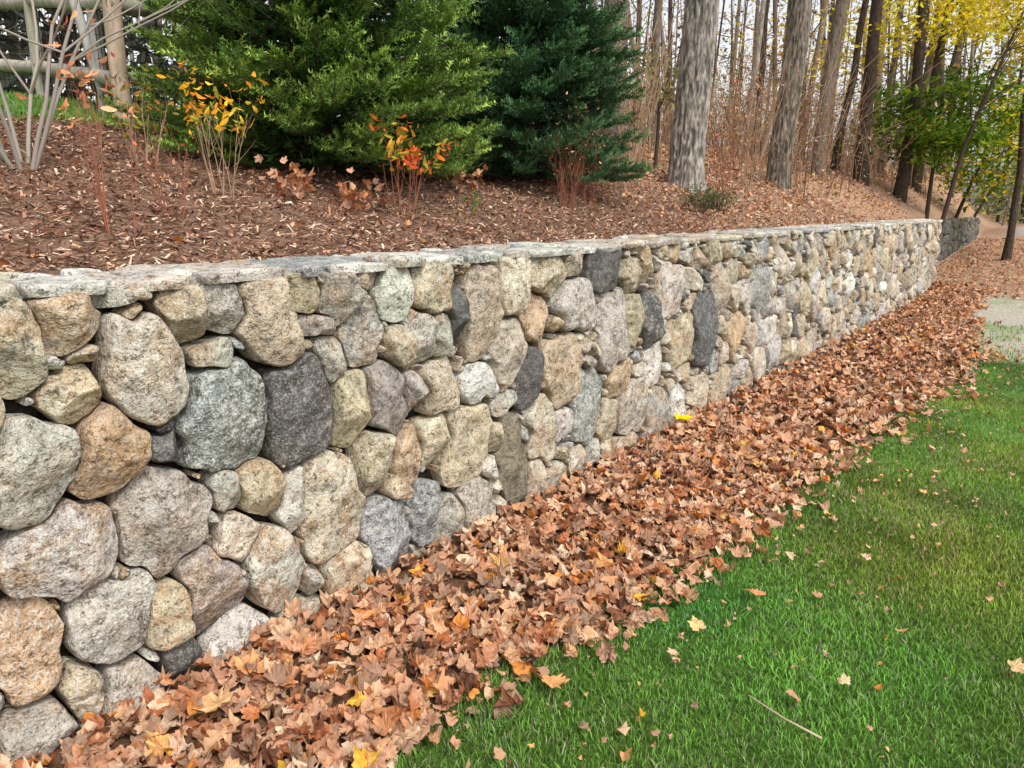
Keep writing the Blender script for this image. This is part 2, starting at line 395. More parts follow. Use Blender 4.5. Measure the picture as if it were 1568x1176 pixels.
# ------------------------------------------------------------------ leaves
def maple():
    half=[(0,1.0),(12,.76),(22,.80),(32,.58),(44,.84),(52,.96),(62,.74),(74,.70),(88,.54),(106,.70),(126,.56),(150,.44),(172,.2)]
    pts=[(r*math.sin(math.radians(a)),r*math.cos(math.radians(a))) for a,r in half]
    pts=pts+[(-x,y) for x,y in pts[1:][::-1]]
    n=len(pts); V=[(0,0,0)]+[(x*.5,y*.5,0) for x,y in pts]+[(x,y,0) for x,y in pts]
    F=[(0,1+i,1+(i+1)%n) for i in range(n)]
    for i in range(n):
        j=(i+1)%n; F+=[(1+i,1+n+i,1+n+j),(1+i,1+n+j,1+j)]
    m=len(V); V+=[(-.02,-.15,0),(.02,-.15,0),(0,-.8,0)]; F.append((m,m+2,m+1))
    return np.array(V,float)*.5,np.array(F)
def maple_lo():
    half=[(0,1.0),(25,.72),(34,.58),(50,.92),(80,.56),(106,.66),(150,.4)]
    pts=[(r*math.sin(math.radians(a)),r*math.cos(math.radians(a))) for a,r in half]
    pts=pts+[(-x,y) for x,y in pts[1:][::-1]]
    n=len(pts); V=[(0,0,0)]+[(x,y,0) for x,y in pts]
    return np.array(V,float)*.5,np.array([(0,1+i,1+(i+1)%n) for i in range(n)])
def oval():
    V=[(0,0,0),(0,1,0),(.28,.5,0),(.34,0,0),(.22,-.6,0),(0,-.9,0),(-.22,-.6,0),(-.34,0,0),(-.28,.5,0)]
    return np.array(V,float)*.5,np.array([(0,1+i,1+(i+1)%8) for i in range(8)])
def ragged():
    r_=np.random.default_rng(3); n=16; a=np.arange(n)/n*2*math.pi; r=.75+.22*r_.uniform(-1,1,n)
    pts=np.stack([r*np.sin(a)*.85,r*np.cos(a)],-1); V=[(0,0,0)]+[(x*.5,y*.5,0) for x,y in pts]+[(x,y,0) for x,y in pts]
    F=[(0,1+i,1+(i+1)%n) for i in range(n)]
    for i in range(n):
        j=(i+1)%n; F+=[(1+i,1+n+i,1+n+j),(1+i,1+n+j,1+j)]
    return np.array(V,float)*.5,np.array(F)
def diamond():
    return np.array([(0,.5,0),(.3,0,0),(0,-.5,0),(-.3,0,0)],float),np.array([(0,1,2),(0,2,3)])
MAPLE=maple(); MAPLO=maple_lo(); OVAL=oval(); DIA=diamond(); RAG=ragged()
def leaves(b,pos,size,tilt,cols,tpl=MAPLE,curl=.9):
    n=len(pos); T0,F0=tpl; m=len(T0)
    k=rng.normal(0,curl,(n,3)); x=T0[:,0][None]; y=T0[:,1][None]
    V=np.zeros((n,m,3)); asx=rng.uniform(.7,1.05,(n,1))
    V[...,0]=x*asx; V[...,1]=y*np.ones((n,1))
    V[...,2]=k[:,:1]*x*x+np.abs(k[:,1:2])*y*y*.8+k[:,2:]*x*y+.25*np.abs(x)*rng.uniform(-1,1,(n,1))+rng.normal(0,.025,(n,m))*(curl>.3)
    if curl>1: 
        w=rng.uniform(5,9,(n,1)); V[...,2]+=.07*np.sin(x*w+rng.uniform(0,6,(n,1)))*np.sin(y*w+rng.uniform(0,6,(n,1)))
        sh=np.exp(-.8*np.abs(V[...,2])); V[...,0]*=sh; V[...,1]*=sh
    V*=np.asarray(size)[:,None,None]
    ya=rng.uniform(0,6.283,n); sp=rng.uniform(0,6.283,n); ti=np.asarray(tilt,float)
    def Rz(a): z=0*a;o=z+1; return np.stack([np.stack([np.cos(a),-np.sin(a),z],-1),np.stack([np.sin(a),np.cos(a),z],-1),np.stack([z,z,o],-1)],-2)
    def Rx(a): z=0*a;o=z+1; return np.stack([np.stack([o,z,z],-1),np.stack([z,np.cos(a),-np.sin(a)],-1),np.stack([z,np.sin(a),np.cos(a)],-1)],-2)
    M=Rz(ya)@Rx(ti)@Rz(sp)
    V=np.einsum('nij,nmj->nmi',M,V)+np.asarray(pos)[:,None,:]
    F=(F0[None]+np.arange(n)[:,None,None]*m).reshape(-1,3)
    b.add(V.reshape(-1,3),F,None,np.repeat(cols,m,0))
LP=np.array([srgb(*c) for c in [(222,165,122),(208,145,102),(192,120,76),(236,194,156),(168,102,68),(122,78,52),(228,170,114),(216,150,110),(226,145,68),(200,132,90),(240,208,176),(98,64,44),(224,178,136),(142,90,62),(176,124,90)]])
def leafcols(n,extra=.015):
    c=LP[rng.integers(len(LP),size=n)]*rng.uniform(.65,1.05,(n,1))
    q=rng.random(n)<extra; c[q]=np.array(srgb(240,185,70))*.9
    return np.clip(c,0,1)
b=MB()
def strip(n,s,sz,tpl,cu=1.2):
    e=pile_edge(s); f=rng.random(n)**.9
    f=np.where(rng.random(n)<.13, 1+np.abs(rng.normal(0,.12,n)), f)
    y=-.03+f*(e+.03)
    z=H(s,y)+rng.uniform(.0,.05,n)+.012
    leaves(b,np.stack([s,y,z],-1),rng.uniform(*sz,n),np.abs(rng.normal(0,.55,n))+(rng.random(n)<.35)*math.pi,leafcols(n),tpl,cu)
n=2600; strip(n,rng.uniform(-.3,4.8,n),(.065,.145),MAPLE)
n=1400; strip(n,rng.uniform(-.3,4.8,n),(.05,.12),RAG,1.7)
n=3200; strip(n,4.8+11*rng.random(n)**1.15,(.085,.145),MAPLO)
n=1200; strip(n,4.8+11*rng.random(n)**1.15,(.08,.14),RAG)
n=3000; s=rng.uniform(15,27,n); y=rng.uniform(-1.6,.5,n); keep=(y<-.0)|(s>16.3); s=s[keep]; y=y[keep]; n=len(s)
leaves(b,np.stack([s,y,H(s,y)+.02],-1),rng.uniform(.08,.13,n),np.abs(rng.normal(0,.5,n)),leafcols(n),OVAL,1.)
b.build('leaf_pile',M_LEAF,False)
b=MB(); n=850
s=rng.uniform(.8,11,n); y=pile_edge(s)-np.abs(rng.exponential(.5,n))-.05
leaves(b,np.stack([s,y,H(s,y)+.04],-1),np.where(rng.random(n)<.15,rng.uniform(.05,.09,n),rng.uniform(.012,.05,n)),np.abs(rng.normal(0,.45,n)),leafcols(n,.1),MAPLO,1.2)
for px,py,sz,c in [(1112,838,.13,(240,195,155)),(1140,822,.13,(225,150,105)),(1085,832,.10,(225,170,120)),(1150,925,.12,(230,130,40)),(1068,980,.10,(245,215,130)),(1325,870,.08,(225,180,150)),(1330,720,.10,(225,190,150)),(985,915,.08,(225,130,50)),(1435,735,.08,(230,190,130)),(1550,1045,.10,(220,190,120)),(1375,988,.06,(215,160,100)),(925,890,.17,(240,165,65)),(1200,640,.15,(225,120,60)),(840,1068,.14,(235,160,50)),(1195,790,.10,(235,200,160)),(1290,1068,.06,(235,215,160)),(560,985,.17,(240,155,50)),(390,1075,.16,(240,160,50)),(1215,790,.09,(245,215,180)),(340,1130,.16,(240,190,120))]:
    s0,y0=on_low(px,py)
    leaves(b,np.array([[s0,y0,float(H(s0,y0))+.06]]),[sz],np.array([.25]),np.array([srgb(*c)])*.9,MAPLE,.8)
b.build('fallen_leaves_on_lawn',M_LEAF,False)
b=MB(); s0,y0=on_low(1038,672); leaves(b,np.array([[s0,y0,float(H(s0,y0))+.10]]),[.2],np.array([.35]),np.array([srgb(250,220,30)]),MAPLE,.5); b.build('yellow_maple_leaf',M_GREENLEAF,False)
b=MB(); P0=on_low(1145,1083); P1=on_low(1200,1122); P2=on_low(1256,1150)
tube(b,[(P0[0],P0[1],.045),(P1[0],P1[1],.05),(P2[0],P2[1],.045)],[.002,.003,.004],6,(.5,.4,.28)); b.build('fallen_stick',M_TWIG)

# ------------------------------------------------------------------ lawn blades
def grass(b,s,y,h,w,cols,lean=.35):
    n=len(s); z=H(s,y)-.004; a=rng.uniform(0,6.283,n); l=rng.normal(0,lean,(n,2))
    p=np.stack([s,y,z],-1); d=np.stack([np.cos(a),np.sin(a),0*a],-1)*w[:,None]*.5
    L=np.stack([l[:,0],l[:,1],0*a],-1)*h[:,None]; U=np.zeros((n,3)); U[:,2]=h
    V=np.stack([p-d,p+d,p+d*.8+U*.55+L*.4,p-d*.8+U*.55+L*.4,p+U*.95+L*1.1],1)
    i=np.arange(n)[:,None]*5
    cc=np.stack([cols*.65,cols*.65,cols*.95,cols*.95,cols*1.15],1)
    b.add(V.reshape(-1,3),i+np.array([[3,2,4]]),i+np.array([[0,1,2,3]]),np.clip(cc.reshape(-1,3),0,1))
b=MB()
def lawncol(s,y):
    n=len(s); base=np.array([.215,.385,.065])
    v=1+.38*n2(s,y,2.6,31,3)+.25*n2(s,y,.7,32)
    c=base*v[:,None]*rng.uniform(.55,1.3,(n,1)); pd=.10+.18*np.clip(n2(s,y,3.5,35),0,1)
    q=rng.random(n)<pd; c[q]=np.array([.50,.48,.29])*rng.uniform(.6,1,(q.sum(),1))
    c[:,0]*=1+.4*np.clip(n2(s,y,1.1,33),-1,1)
    return c
n=240000
s=rng.uniform(.6,10.2,n); y=rng.uniform(-2.6,-.7,n)
keep=(y<pile_edge(s)-.0+rng.normal(0,.05,n))&(s<9.2+.5*n2(s,y,1,4)+rng.normal(0,.25,n))
s,y=s[keep],y[keep]; n=len(s)
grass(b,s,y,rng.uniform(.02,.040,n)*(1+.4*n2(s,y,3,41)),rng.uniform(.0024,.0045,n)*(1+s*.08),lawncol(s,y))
n=30000; s=rng.uniform(-3,9.2,n); y=rng.uniform(-6,-2.5,n)
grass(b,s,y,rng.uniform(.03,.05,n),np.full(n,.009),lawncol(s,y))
n=2000; s=rng.uniform(9.5,14,n); y=rng.uniform(-4,-1.2,n); k=n2(s,y,1.4,44)>.25; s,y=s[k],y[k]; n=len(s)
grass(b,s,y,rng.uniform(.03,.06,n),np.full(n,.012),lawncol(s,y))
b.build('lawn_grass',M_GRASS,False)
b=MB(); n=40000; s=rng.uniform(-2,7.5,n); y=rng.uniform(3.3,11,n); keep=(y>3.6-.3*n2(s,y,1,13)); s,y=s[keep],y[keep]
n=len(s); grass(b,s,y,rng.uniform(.03,.07,n),np.full(n,.012),lawncol(s,y)*.7); b.build('upper_lawn_grass',M_GRASS,False)

# ------------------------------------------------------------------ mulch
b=MB(); n=78000
s=rng.uniform(0,1,n)**1.2*13-.3; y=.47+rng.uniform(0,1,n)**1.15*3.2
L=rng.uniform(.010,.055,n); w=rng.uniform(.002,.0065,n); a=rng.uniform(0,6.283,n); ti=rng.normal(0,.35,n)
p=np.stack([s,y,H(s,y)+.02*n2(s,y,8,3)+rng.uniform(0,.022,n)],-1)
d=np.stack([np.cos(a)*np.cos(ti),np.sin(a)*np.cos(ti),np.sin(ti)],-1)*L[:,None]*.5; e=np.stack([-np.sin(a),np.cos(a),rng.normal(0,.4,n)],-1)*w[:,None]
V=np.stack([p-d-e,p+d-e*.5,p+d+e*.5,p-d+e],1).reshape(-1,3)
mc=np.array([srgb(*c) for c in [(186,145,118),(160,118,94),(135,97,77),(210,174,146),(102,72,58),(226,198,172),(88,62,50)]])
cc=mc[rng.integers(len(mc),size=n)]*rng.uniform(.7,1.15,(n,1))
b.add(V,None,np.arange(n*4).reshape(-1,4),np.repeat(cc,4,0)); b.build('bark_mulch',M_MULCH,False)
b=MB()
def litterlv(n,s,y,sz,extra=.02,z=.02):
    leaves(b,np.stack([s,y,H(s,y)+.02*n2(s,y,8,3)+z+rng.uniform(0,.02,n)],-1),rng.uniform(*sz,n),np.abs(rng.normal(0,.45,n)),leafcols(n,extra),MAPLO if sz[1]<.085 else DIA,1.1)
n=1000; litterlv(n,rng.uniform(.5,8,n),rng.uniform(.5,3.2,n),(.02,.065))
n=4500; s=6.0+rng.uniform(0,1,n)**.8*11; litterlv(n,s,rng.uniform(.5,4.5,n),(.055,.084))
n=8000; s=rng.uniform(8,32,n); litterlv(n,s,rng.uniform(1,12,n)*1.0,(.08,.13))
b.build('leaf_litter',M_LEAF,False)

# ------------------------------------------------------------------ plants
def limb(bb,tips,p,d,L,r,depth,col,wig=.18,nseg=6,sides=5,spread=.6,kids=3,upb=.15):
    pts=[p];q=p.copy();dd=d/np.linalg.norm(d)
    for i in range(nseg):
        dd=dd+rng.normal(0,wig,3)*.5+np.array([0,0,upb*.2]); dd/=np.linalg.norm(dd); q=q+dd*L/nseg; pts.append(q.copy())
    R=np.linspace(r,r*(.35 if depth>0 else .2),nseg+1)
    tube(bb,pts,R,sides,jit(col,.1))
    if depth>0:
        for k in range(kids):
            i=rng.integers(max(1,nseg//3),nseg+1); t=pts[i]
            nd=dd+rng.normal(0,spread,3); nd[2]+=upb
            limb(bb,tips,t,nd,L*rng.uniform(.45,.7),R[min(i,nseg)]*.7,depth-1,col,wig,max(3,nseg-2),max(3,sides-1),spread,kids,upb)
    tips.append(pts[-1]); tips.append(pts[len(pts)//2+1])
def shrub(name,s,y,h,nst,stemc,leafc,nleaf,lsize,spread=.35,r=.004,depth=1,topbias=.5,tpl=OVAL,lmat=None):
    par=empty(name); bb=MB(); tips=[]; z=float(H(s,y))
    for i in range(nst):
        a=rng.uniform(0,6.28); d=np.array([math.cos(a)*spread*rng.random(),math.sin(a)*spread*rng.random(),1.])
        limb(bb,tips,np.array([s+.05*math.cos(a),y+.05*math.sin(a),z-.02]),d,h*rng.uniform(.7,1.05),r,depth,stemc,.12,6,5,.45,3,.35)
    bb.build('stems',M_TWIG,True,par)
    if nleaf:
        tp=np.array(tips); w=(tp[:,2]-z)/h; tp=tp[w>topbias*.8] if (w>topbias*.8).sum()>3 else tp
        c=tp[rng.integers(len(tp),size=nleaf)]+rng.normal(0,.03,(nleaf,3))
        lc=np.array(leafc)[rng.integers(len(leafc),size=nleaf)]*rng.uniform(.7,1.2,(nleaf,1))
        b2=MB(); leaves(b2,c,rng.uniform(lsize*.7,lsize*1.2,nleaf),rng.uniform(.2,1.5,nleaf),np.clip(lc,0,1),tpl,.7); b2.build('leaves',lmat or M_GREENLEAF,False,par)
def sh(name,px,dist,h,*a,**k):
    s,y=polar(px,dist); shrub(name,s,y,h,*a,**k)
RED=srgb(150,100,80); TANST=srgb(170,142,118)
ORL=[srgb(240,130,60),srgb(245,165,70),srgb(225,95,60),srgb(170,160,60)]; YEL=[srgb(255,190,50),srgb(245,155,50),srgb(160,160,60),srgb(255,210,70)]
PCH=[srgb(245,165,120),srgb(230,125,90),srgb(250,190,145)]
sh('deciduous_shrub',180,3.5,.58,8,RED,PCH,44,.065,spread=.22,r=.003,topbias=.9)
sh('deciduous_shrub',262,3.9,.36,9,RED,PCH,8,.04,spread=.5,r=.0025)
sh('azalea_shrub',345,4.5,.46,9,TANST,YEL,110,.065,spread=.45,r=.0035,topbias=.9)
sh('azalea_shrub',230,4.9,.38,8,TANST,[srgb(150,140,60),srgb(170,110,60)],80,.05,spread=.5,r=.0035)
sh('blueberry_shrub',618,4.7,.40,8,RED,ORL,120,.07,spread=.4,r=.0035,topbias=.9)
sh('bare_shrub',868,6.3,.42,18,RED,PCH,40,.035,spread=.7,r=.003,depth=2)
sh('bare_shrub',900,6.9,.55,14,RED,PCH,70,.035,spread=.7,r=.0035,depth=2)
sh('bare_shrub',950,8.0,.55,16,TANST,PCH,100,.035,spread=.6,r=.0035,depth=2)
sh('twiggy_shrub',965,9.2,1.7,20,TANST,[srgb(150,110,80)],40,.05,spread=.35,r=.008)
sh('twiggy_shrub',1110,10.2,.8,12,RED,PCH,60,.05,spread=.5,r=.005,depth=2)
sh('twiggy_shrub',1140,11.5,1.3,12,TANST,PCH,60,.06,spread=.4,r=.006,depth=2)
for px,r,h in ((1068,8.1,.22),(1100,8.6,.2)):
    sh('dwarf_juniper',px,r,h,40,srgb(80,80,60),[srgb(80,92,62),srgb(105,115,80)],700,.03,spread=1.0,r=.003,depth=1,topbias=.1)
par=empty('multi_stem_serviceberry'); bb=MB(); tips=[]; s0,y0=polar(45,4.55); z0=float(H(s0,y0))
for i in range(9):
    a=i/9*6.28+rng.uniform(-.3,.3); d=np.array([math.cos(a)*.5,math.sin(a)*.5,1.])
    limb(bb,tips,np.array([s0+.05*math.cos(a),y0+.05*math.sin(a),z0-.03]),d,rng.uniform(1.3,1.9),.0115,3,srgb(150,143,132),.2,8,7,.6,3,.2)
bb.build('stems',M_TWIG,True,par)

def conifer(name,s,y,h,rad,base,tip,seed):
    global rng
    rng=np.random.default_rng(seed)
    par=empty(name); z0=float(H(s,y)); bb=MB(); tube(bb,[(s,y,z0-.05),(s,y,z0+h*.5),(s,y,z0+h)],[.07,.045,.005],10,srgb(90,75,60))
    SP=[];SD=[];SL=[];ST=[]
    zz=.03
    while zz<h*.97:
        f=zz/h; L0=rad*(1-f)**.75
        nb=int(10+9*(1-f))
        for k in range(nb):
            a=rng.uniform(0,6.283); L=L0*rng.uniform(.74,1.12)*(1+.10*math.sin(a*3+zz*5)); el=rng.uniform(0,.3)+.35*f+.1
            d=np.array([math.cos(a)*math.cos(el),math.sin(a)*math.cos(el),math.sin(el)])
            p=np.array([s,y,z0+zz+rng.uniform(-.05,.05)]); pts=[p+d*L*t+np.array([0,0,-.34*L*(t**1.4)*(1-f)+.12*L*t**3]) for t in np.linspace(0,1,6)]
            tube(bb,pts,np.linspace(.012,.003,6),3,srgb(85,70,55))
            pts=np.array(pts); side=np.array([-math.sin(a),math.cos(a),0])
            t=.42
            while t<=1.001:
                i=min(int(t*5),4); q=pts[i]+(pts[i+1]-pts[i])*(t*5-i)
                for sg in (-1,1):
                    sl=min(.17,.28*L*(1.12-t)+.085)*rng.uniform(.8,1.25)
                    sd=d*rng.uniform(.6,.95)+side*sg*rng.uniform(.45,.95)+np.array([0,0,rng.uniform(-.15,.5)]); sd/=np.linalg.norm(sd)
                    SP.append(q);SD.append(sd);SL.append(sl);ST.append(t)
                t+=.048/max(L,.2)
            for _ in range(4): SP.append(pts[4]+(pts[5]-pts[4])*rng.random());SD.append(d+np.array([0,0,.15])+rng.normal(0,.35,3));SL.append(.13);ST.append(1.0)
        zz+=.072
    SP=np.array(SP);SD=np.array(SD);SL=np.array(SL);ST=np.array(ST); SD/=np.linalg.norm(SD,axis=1)[:,None]; n=len(SP)
    m=24; tt=np.linspace(.03,1,m)[None,:]
    U=np.cross(SD,[0,0,1.]); U/=np.linalg.norm(U,axis=1)[:,None]; W=np.cross(U,SD)
    ph=rng.uniform(0,6.283,(n,m)); 
    org=SP[:,None,:]+SD[:,None,:]*(SL[:,None]*tt)[...,None]
    nl=rng.uniform(.022,.034,(n,m))*(1-.2*tt)
    ca=np.cos(ph)*1.0; sa=np.sin(ph)*.75+.25
    nd=SD[:,None,:]*.5+U[:,None,:]*ca[...,None]+W[:,None,:]*sa[...,None]; nd/=np.linalg.norm(nd,axis=2)[...,None]
    tipp=org+nd*nl[...,None]*1.2; wd=SD[:,None,:]*.006
    V=np.stack([org-wd,org+wd,tipp],2).reshape(-1,3)
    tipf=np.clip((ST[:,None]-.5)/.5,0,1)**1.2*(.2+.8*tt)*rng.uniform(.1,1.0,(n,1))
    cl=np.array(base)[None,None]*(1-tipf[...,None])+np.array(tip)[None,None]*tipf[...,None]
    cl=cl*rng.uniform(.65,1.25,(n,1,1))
    N=n*m
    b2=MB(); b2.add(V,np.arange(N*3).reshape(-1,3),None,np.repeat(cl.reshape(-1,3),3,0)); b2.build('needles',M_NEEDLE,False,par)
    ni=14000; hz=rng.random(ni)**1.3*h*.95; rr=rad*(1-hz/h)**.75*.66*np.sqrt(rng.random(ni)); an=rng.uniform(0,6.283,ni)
    b3=MB(); leaves(b3,np.stack([s+rr*np.cos(an),y+rr*np.sin(an),z0+.03+hz],-1),rng.uniform(.04,.10,ni),rng.uniform(0,1.5,ni),np.array([base])*rng.uniform(.25,.65,(ni,1)),(DIA[0]*np.array([.6,1,1]),DIA[1]),.5)  # filler needles block see-through; crown's inner shade put into their dark colour
    b3.build('inner_shade_foliage',M_NEEDLE,False,par)
    bb.build('branches',M_TWIG,True,par); print(name,N)
s,y=polar(500,5.9); conifer('spruce_tree',s,y,4.6,1.30,(.06,.135,.032),(.46,.64,.12),21)
s,y=polar(805,7.3); conifer('fir_tree',s,y,4.8,1.12,(.042,.11,.05),(.19,.35,.14),22)
rng=np.random.default_rng(77)
for px,r,nn in ((445,4.7,45),(540,4.7,50),(720,6.2,40)):
    sh('oakleaf_hydrangea',px,r,.14,10,RED,[srgb(190,125,85),srgb(160,100,70),srgb(210,150,105)],nn,.085,spread=1.4,r=.003,topbias=.1,lmat=M_LEAF,tpl=MAPLO)
sh('green_sprout',715,5.3,.14,8,srgb(110,130,60),[srgb(110,140,60)],14,.05,spread=.8,r=.002)

def bigtree(name,s,y,r0,h,lean,col,detail=False,limbs=9,leafc=None,nleaf=0,first=.35):
    par=empty(name); bb=MB(); z0=float(H(s,y)); tips=[]
    if detail:
        k=300; n=90
        t=np.linspace(0,1,k)**1.6; zz=t*h
        a=np.arange(n)/n*2*math.pi
        R=r0*(1-.5*t)[:,None]*(1+.32*np.exp(-zz/.14)[:,None]*(1+.45*np.sin(a*5+1)[None,:]))
        q=np.stack([np.cos(a)[None,:]*np.ones((k,1)),np.sin(a)[None,:]*np.ones((k,1)),zz[:,None]*np.ones((1,n))],-1)
        rid=1-np.abs(fbm(q*np.array([7.5,7.5,6.0]),3,8)); R=R+(rid-.6)*.028*(r0/.2)+.02*fbm(q*1.4,2,19)
        cx=s+lean[0]*zz+.05*np.sin(zz*1.3); cy=y+lean[1]*zz+.02*np.sin(zz*2.1)
        V=np.stack([cx[:,None]+R*np.cos(a),cy[:,None]+R*np.sin(a),z0-.08+zz[:,None]+0*R],-1).reshape(-1,3)
        i=np.arange(k-1)[:,None]*n; j=np.arange(n)[None,:]; j2=(j+1)%n
        F=np.stack([i+j,i+j2,i+n+j2,i+n+j],-1).reshape(-1,4)
        lic=np.clip(fbm(q*2.3,3,55),0,1)
        cc=np.array(col)[None,None]*(.4+.75*np.clip((rid-.4)*1.8,0,1)+.2*lic)[...,None]
        bb.add(V,None,F,np.clip(cc.reshape(-1,3),0,.8))
        P=np.stack([cx,cy,z0+zz],-1)
    else:
        k=14; t=np.linspace(0,1,k); zz=t*h; wob=rng.normal(0,.06,(k,2)).cumsum(0)*.7
        P=np.stack([s+lean[0]*zz+wob[:,0],y+lean[1]*zz+wob[:,1],z0-.1+zz],-1)
        R=r0*(1-.7*t); R[0]*=1.35; tube(bb,P,R,12,col)
    for i in range(limbs):
        f=rng.uniform(first,.98); p=P[int(f*(len(P)-1))]; a=rng.uniform(0,6.28)
        limb(bb,tips,p.copy(),np.array([math.cos(a),math.sin(a),rng.uniform(.2,.9)]),h*rng.uniform(.15,.32),r0*.28*(1.1-f),2,col,.2,6,5,.6,3,.15)
    bb.build('trunk_and_limbs',M_BARK,True,par)
    if nleaf:
        tp=np.array(tips); c=tp[rng.integers(len(tp),size=nleaf)]+rng.normal(0,.22,(nleaf,3))
        lc=np.array(leafc)[rng.integers(len(leafc),size=nleaf)]*rng.uniform(.6,1.2,(nleaf,1))
        b2=MB(); leaves(b2,c,rng.uniform(.08,.13,nleaf),rng.uniform(.0,1.5,nleaf),np.clip(lc,0,1),OVAL,.6); b2.build('leaves',M_GREENLEAF,False,par)
BK=srgb(160,152,142); BK2=srgb(120,108,97); BKD=srgb(76,66,58)
OAKL=[srgb(190,135,80),srgb(160,120,70),srgb(200,165,90)]
s,y=polar(1048,9.6); bigtree('oak_tree',s,y,.205,13,(.02,-.015),srgb(158,150,140),True,12,OAKL,800,.4)
s,y=polar(1188,12.6); bigtree('oak_tree',s,y,.175,13,(.02,-.03),srgb(135,124,112),True,12,OAKL,800,.35)
for px,r,rad,c in ((938,12.5,.20,BK2),(985,16,.09,BK2),(905,15,.05,BK),(1245,17,.14,BK2),(1275,20,.09,BKD),(1310,18,.14,BKD),(1342,23,.08,BK2),(1375,19,.12,BKD),(1398,22,.11,BKD),(1150,20,.08,BKD),(1120,17,.06,BK)):
    s,y=polar(px,r); bigtree('hardwood_tree',s,y,rad,14,(rng.normal(0,.025),rng.normal(0,.04)),c,False,8,OAKL,220,.3)
s,y=polar(1552,21); bigtree('hardwood_tree',s,y,.085,9,(.03,-.01),BKD,False,9,OAKL,250,.3)
def leafball(name,px,r,zc,rx,rz,n,lc,size,trunk=.05,nclump=30,sh=(0,0)):
    s,y=polar(px,r); par=empty(name); bb=MB(); z0=float(H(s,y))
    cx,cy=s+sh[0],y+sh[1]
    tr=np.array([(s,y,z0-.1),(s+.05+sh[0]*.3,y+sh[1]*.3,(z0+zc)/2),(cx,cy,zc+rz*.6)])
    tube(bb,tr,[trunk,trunk*.8,trunk*.2],7,BKD)
    cen=[]
    for i in range(nclump):
        v=rng.normal(0,1,3); v/=np.linalg.norm(v); v*=rng.uniform(.35,1.05); e=np.array([cx,cy,zc])+v*np.array([rx,rx,rz]); cen.append(e)
        if i%3==0:
            st=tr[1]+(tr[2]-tr[1])*rng.uniform(0,.8); md=(st+e)/2+rng.normal(0,.2,3); tube(bb,[st,md,e],[trunk*.25,trunk*.15,.004],4,BKD)
    cen=np.array(cen); w=rng.integers(nclump,size=n)
    p=cen[w]+rng.normal(0,1,(n,3))*np.array([rx,rx,rz*.55])*.24
    sh_=rng.uniform(.55,1.25,nclump)[w][:,None]
    c=np.array(lc)[rng.integers(len(lc),size=n)]*rng.uniform(.7,1.2,(n,1))*sh_
    b2=MB(); leaves(b2,p,rng.uniform(size*.7,size*1.2,n),rng.uniform(0,1.3,n),np.clip(c,0,1),OVAL,.6)
    b2.build('leaves',M_GREENLEAF,False,par); bb.build('trunk_and_limbs',M_TWIG,True,par)
GRN=[srgb(115,150,50),srgb(90,125,42),srgb(150,170,60)]; YLW=[srgb(250,220,50),srgb(230,205,60),srgb(250,228,80),srgb(185,180,55)]
leafball('maple_tree',1420,19,3.4,1.3,1.0,3600,GRN,.18)
leafball('maple_tree',1462,23,3.3,1.7,1.4,2400,GRN+YLW[:1],.19,sh=(0,-1.0))
leafball('yellow_maple_tree',1430,17.5,5.3,2.3,.9,3800,YLW,.15,sh=(.3,-1.2),nclump=46)
leafball('yellow_maple_tree',1385,22,6.4,2.4,1.3,2800,YLW,.17,nclump=40)
leafball('yellow_maple_tree',1180,30,6.2,3.0,3,1300,YLW+OAKL,.18)
leafball('yellow_maple_tree',1490,30,4.4,2.6,2.2,2200,YLW+GRN,.19,sh=(0,-2.4))
leafball('understory_maple_tree',1000,11,3.35,.6,.45,200,[srgb(150,130,85),srgb(140,145,80)],.14,trunk=.03)

b=MB()
for i in range(200):
    px=rng.uniform(860,1660) if rng.random()<.68 else rng.uniform(-250,860); r=rng.uniform(22,75)
    s,y=polar(px,r)
    if y<2.0 and not (s>36 and px>1500): continue
    z=float(H(s,y)); h=rng.uniform(8,17); rad=rng.uniform(.03,.18); c=jit((BK2,BKD,BKD,BK2)[rng.integers(4)],.25)
    lx,ly=rng.normal(0,.07,2)
    tube(b,[(s,y,z-.2),(s+lx*h*.5+rng.normal(0,.3),y+ly*h*.5,z+h*.5),(s+lx*h,y+ly*h,z+h)],[rad,rad*.75,rad*.25],6,c)
    for k in range(10):
        f=rng.uniform(.1,.9); a=rng.uniform(0,6.28); p=np.array([s+lx*h*f,y+ly*h*f,z+h*f]); L=rng.uniform(.8,2.8)
        e=p+np.array([math.cos(a)*L,math.sin(a)*L,L*rng.uniform(-.1,.7)]); tube(b,[p,(p+e)/2+rng.normal(0,.12,3),e],[rad*.25,rad*.16,.008],3,c)
wood=empty('distant_woods'); b.build('trunks',M_TWIG,True,wood)
b=MB(); n=21000
px=rng.uniform(840,1640,n); r=rng.uniform(24,75,n); bb_=A-np.arctan((px-784)/1161.); s=r*np.cos(bb_); y=-2.2+r*np.sin(bb_)
cl=n2(s,y,.5,61); z=H(s,y)+rng.uniform(0,1,n)**1.5*10
k=((y>1.2)|(s>40))&(cl+rng.uniform(-.5,.5,n)>-.1); s,y,z=s[k],y[k],z[k]; n=len(s)
WC=np.array([srgb(*c) for c in [(165,135,90),(185,155,95),(130,128,75),(135,105,75),(215,195,85),(115,125,70),(95,85,65)]])
leaves(b,np.stack([s,y,z],-1),rng.uniform(.14,.30,n),rng.uniform(0,1.5,n),WC[rng.integers(len(WC),size=n)]*rng.uniform(.45,1.1,(n,1)),DIA,.5)
n=12000; px=rng.uniform(-350,900,n); r=rng.uniform(15,34,n); bb_=A-np.arctan((px-784)/1161.); s=r*np.cos(bb_); y=-2.2+r*np.sin(bb_)
z=H(s,y)+rng.uniform(0,1,n)**1.1*5.5
